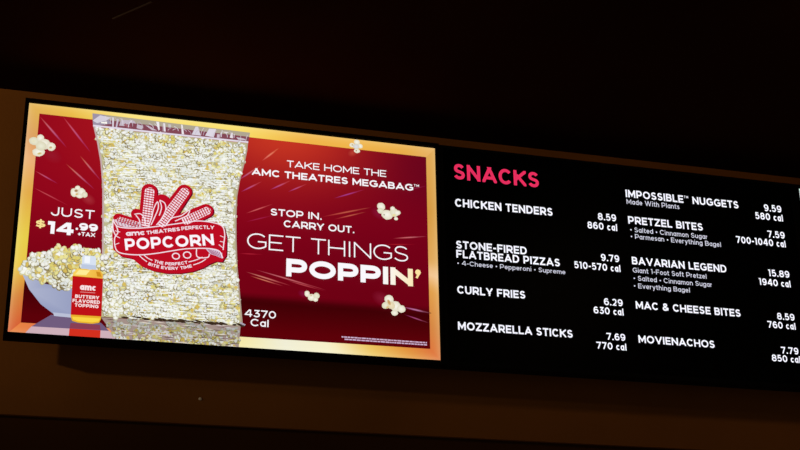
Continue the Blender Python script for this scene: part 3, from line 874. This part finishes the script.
# kernels flying about
def flying(lobes, trail, hearts):
    k = Art(14)
    if trail:
        (tx, tz), tr, tc = trail[0][0], trail[1] * PX, trail[2]
        k.ell((tx, tz), tr, tr * .7, trail[3], mix(field((tx, tz)), tc, .45), field((tx, tz)), 16)
    for (P, ra, rb, rot, c) in lobes:
        k.ell(P[0], ra * PX, rb * PX, rot, c, mix(c, (206, 196, 160), .55), 12, .06, rng)
    for (P, ra, rb, c) in hearts:
        k.ell(P[0], ra * PX, rb * PX, .4, c, mix(c, (240, 232, 200), .5), 8)
    k.build('flying_popcorn', ad_scr)
CW, CG = (250, 248, 236), (236, 236, 214)
flying([([(-0.5824, 0.2208)], 5.0, 4.2, -.3, CG), ([(-0.5656, 0.2321)], 3.4, 3.8, 0, CW), ([(-0.5546, 0.2148)], 5.6, 5.6, .4, CW), ([(-0.5349, 0.2090)], 4.2, 4.6, .2, CW), ([(-0.5675, 0.1885)], 6.0, 4.6, .2, CW), ([(-0.5622, 0.2077)], 5, 5, 0, CG)],
       ([(-0.5302, 0.1835)], 11, (150, 40, 60), -.6), [([(-0.5358, 0.2064)], 1.6, 1.3, (196, 160, 110)), ([(-0.5648, 0.1845)], 2.2, 1.2, (200, 176, 100)), ([(-0.5838, 0.2207)], 2.0, 1.6, (228, 224, 190))])
flying([([(-0.4621, 0.0764)], 3.4, 4.4, .2, CW), ([(-0.4535, 0.0907)], 2.6, 2.6, 0, CW), ([(-0.4418, 0.0797)], 3.8, 4.4, .5, CW), ([(-0.4330, 0.0727)], 2.8, 3.0, 0, CG), ([(-0.4464, 0.0671)], 3.2, 2.2, 0, CW)],
       ([(-0.4226, 0.0604)], 8, (190, 90, 90), -.6), [([(-0.4570, 0.0824)], 1.8, 1.5, (150, 100, 60)), ([(-0.4550, 0.0722)], 1.2, 1, (214, 160, 70))])
flying([([(0.3408, 0.3154)], 3.0, 2.6, 0, CW), ([(0.3558, 0.3272)], 3.2, 2.8, 0, CW), ([(0.3658, 0.3150)], 2.8, 2.6, 0, CW), ([(0.3558, 0.2979)], 3.4, 2.4, 0, CW), ([(0.3533, 0.3122)], 3.4, 3, 0, (222, 224, 236))],
       ([(0.3420, 0.2904)], 6, (220, 110, 80), .6), [([(0.3414, 0.3162)], 1.1, 1, (176, 160, 120)), ([(0.3539, 0.2983)], 1.0, .8, (150, 110, 60))])
flying([([(0.4299, 0.1239)], 4.2, 4.4, .2, CW), ([(0.4279, 0.1102)], 3.4, 3.2, 0, CG), ([(0.4476, 0.0999)], 6.2, 5.4, -.2, CW), ([(0.4701, 0.1086)], 4.6, 4.8, .3, CG), ([(0.4795, 0.1089)], 3.6, 2.8, .3, CW), ([(0.4653, 0.1210)], 2.6, 2.4, 0, CW), ([(0.4755, 0.0898)], 2.2, 1.8, 0, CW)],
       ([(0.4216, 0.1018)], 9, (150, 40, 90), -.5), [([(0.4389, 0.0984)], .9, .8, (120, 120, 110)), ([(0.4694, 0.1001)], 2.0, 1.4, (230, 216, 150))])
flying([([(0.2068, -0.1680)], 2.6, 3.2, 0, CW), ([(0.2198, -0.1778)], 3.8, 3.6, 0, CW), ([(0.2344, -0.1718)], 3.2, 3.0, 0, CG), ([(0.2315, -0.1835)], 2.6, 2.2, 0, CW)],
       ([(0.1962, -0.1694)], 6, (150, 40, 110), -.3), [([(0.2185, -0.1725)], 1.2, 1, (214, 190, 150))])
flying([([(0.4506, -0.1656)], 4.6, 4.8, .2, CW), ([(0.4401, -0.1848)], 4.2, 3.4, .6, CG), ([(0.4703, -0.1855)], 6.0, 5.4, -.5, CW), ([(0.4872, -0.1921)], 4.4, 4.0, 0, CW), ([(0.4670, -0.2059)], 3.6, 2.8, 0, CW), ([(0.4570, -0.1835)], 4, 4, 0, (240, 226, 190))],
       ([(0.4282, -0.1643)], 11, (160, 50, 80), -.4), [([(0.4505, -0.1748)], 1.6, 3.2, (190, 140, 70)), ([(0.4460, -0.1904)], 1.8, 1.2, (214, 180, 110))])

# lettering
AW = (250, 248, 252)
t = Art(15)
text(t, 'TAKE HOME THE', 0.1416, 0.4465, 0.2214, 0.0216, .15, AW)
t.build('offer_lettering', ad_scr)
t = Art(15)
text(t, 'AMC THEATRES MEGABAG', 0.0380, 0.5309, 0.1849, 0.0220, .21, AW)
text(t, '\u2122', 0.5335, 0.5499, 0.1839, 0.0237, .2, AW)
t.build('offer_lettering', ad_scr)
t = Art(15)
text(t, 'STOP IN.', 0.0956, 0.2488, 0.0630, 0.0217, .19, AW)
t.build('offer_lettering', ad_scr)
t = Art(15)
text(t, 'CARRY OUT.', 0.1352, 0.3473, 0.0302, 0.0217, .19, AW)
t.build('offer_lettering', ad_scr)
t = Art(15)
text(t, 'GET THINGS', 0.0292, 0.5118, -0.0450, 0.0480, .085, AW)
t.build('headline_lettering', ad_scr)
t = Art(15)
warm = lambda p: mix(AW, (252, 226, 160), (p[0] - .43) / .13)
text(t, 'POPPIN', 0.1447, 0.5245, -0.1201, 0.0543, .285, warm, .3, .10)
text(t, '\u2019', 0.5300, 0.5510, -0.1219, 0.0563, .26, (252, 226, 160))
tag(t.build('headline_lettering', ad_scr), label='heavy white and gold headline word')
t = Art(15)
text(t, 'JUST', -0.5204, -0.4024, 0.0016, 0.0262, .15, AW, .3, .2)
t.build('price_lettering', ad_scr)
t = Art(15)
text(t, '14', -0.5261, -0.4558, -0.0520, 0.0366, .29, AW, .3, .05)
text(t, '.99', -0.4509, -0.3906, -0.0348, 0.0220, .27, AW, .3, .08)
t.build('price_lettering', ad_scr)
t = Art(15)
text(t, '+TAX', -0.4433, -0.3966, -0.0511, 0.0118, .22, AW)
t.build('price_lettering', ad_scr)
t = Art(15)
text(t, '$', -0.5589, -0.5316, -0.0369, 0.0224, .22, (250, 226, 150))
tag(t.build('dollar_sign', ad_scr), label='pale gold dollar sign')
t = Art(15)
text(t, '4370', 0.0280, 0.1174, -0.2499, 0.0218, .17, AW)
text(t, 'Cal', 0.0455, 0.0976, -0.2763, 0.0217, .17, AW)
t.build('calorie_lettering', ad_scr)
t = Art(15)
rng4 = random.Random(3)
for (x0, z0), (x1, z1), zc in ((*[(0.3084, -0.2909), (0.5640, -0.2916)], 0), (*[(0.3172, -0.2968), (0.5639, -0.2989)], 0)):
    x = x0
    z = (z0 + z1) / 2
    while x < x1:
        L = min(rng4.uniform(1.2, 4.5) * PX, x1 - x)
        t.poly([(x, z), (x + L, z), (x + L, z + 1.3 * PX), (x, z + 1.3 * PX)], (206, 176, 206))
        x += L + .55 * PX
t.build('small_print', ad_scr)

# ------------------------------------------------------------------ small things in view
def screw(x, z):
    v, f = [], []
    prof = [(0.0, -.0032), (.0028, -.0028), (.0042, -.0014), (.0046, 0), (.0046, .001)]
    n = 12
    for r_, y in prof[1:]:
        v += [(r_ * math.cos(2 * math.pi * k / n), y, r_ * math.sin(2 * math.pi * k / n)) for k in range(n)]
    v.append((0, prof[0][1], 0))
    for j in range(len(prof) - 2):
        f += [(j * n + k, j * n + (k + 1) % n, (j + 1) * n + (k + 1) % n, (j + 1) * n + k) for k in range(n)]
    f += [(len(v) - 1, (k + 1) % n, k) for k in range(n)]
    f.append(tuple(range((len(prof) - 2) * n, (len(prof) - 1) * n)))
    me = bpy.data.meshes.new('wall_screw')
    me.from_pydata(v, [], f)
    me.materials.append(M_PALE)
    o = link('wall_screw', me)
    o.location = (x, .129, z)
    return tag(o, 'tiny pale screw head on the brown wall below the popcorn advert', 'screw')
screw(-.068, ZC - .458)

# ------------------------------------------------------------------ light of the foyer
def spot(name, loc, target, power, angle, radius, colour):
    l = bpy.data.lights.new(name, 'SPOT')
    l.energy, l.spot_size, l.spot_blend, l.shadow_soft_size, l.color = power, math.radians(angle), 1.0, radius, colour
    o = bpy.data.objects.new(name, l)
    COL.objects.link(o)
    o.location = loc
    o.rotation_euler = (Vector(target) - Vector(loc)).to_track_quat('-Z', 'Y').to_euler()
    return o
spot('foyer_spot', (-4.05, -2.0, ZC + .41), (-1.3, .13, ZC + .62), 270, 46, .07, (1, .74, .42))
for x in (1.5, 3.3):
    spot('foyer_downlight', (x, -1.3, ZC + .405), (x, .13, ZC - .55), 7, 130, .12, (1, .64, .32))

w = bpy.data.worlds.new('dark_foyer')
SC.world = w
w.use_nodes = True
w.node_tree.nodes['Background'].inputs['Color'].default_value = (1, .78, .55, 1)
w.node_tree.nodes['Background'].inputs['Strength'].default_value = .055

# ------------------------------------------------------------------ camera
R = Matrix([[0.95945, 0.267172, -0.089856], [-0.281483, 0.891252, -0.355581], [-0.014917, 0.366456, 0.930316]])
cd = bpy.data.cameras.new('camera')
cam = bpy.data.objects.new('camera', cd)
COL.objects.link(cam)
right, fwd, up = R.col[0], R.col[1], R.col[2]
rot = Matrix((right, up, -fwd)).transposed()
C0 = Vector([-0.5985, -3.6295, -1.4192]) + Vector((0, 0, ZC))
cam.matrix_world = Matrix.Translation(C0) @ rot.to_4x4()
cd.sensor_fit = 'HORIZONTAL'
cd.sensor_width = 36
cd.lens = 36 * 1363.63 / 800
cd.clip_start, cd.clip_end = .05, 60
SC.camera = cam

SC.view_settings.view_transform = 'Standard'
SC.view_settings.look = 'None'
SC.view_settings.exposure = 0
SC.view_settings.gamma = 1
SC.view_settings.use_curve_mapping = False
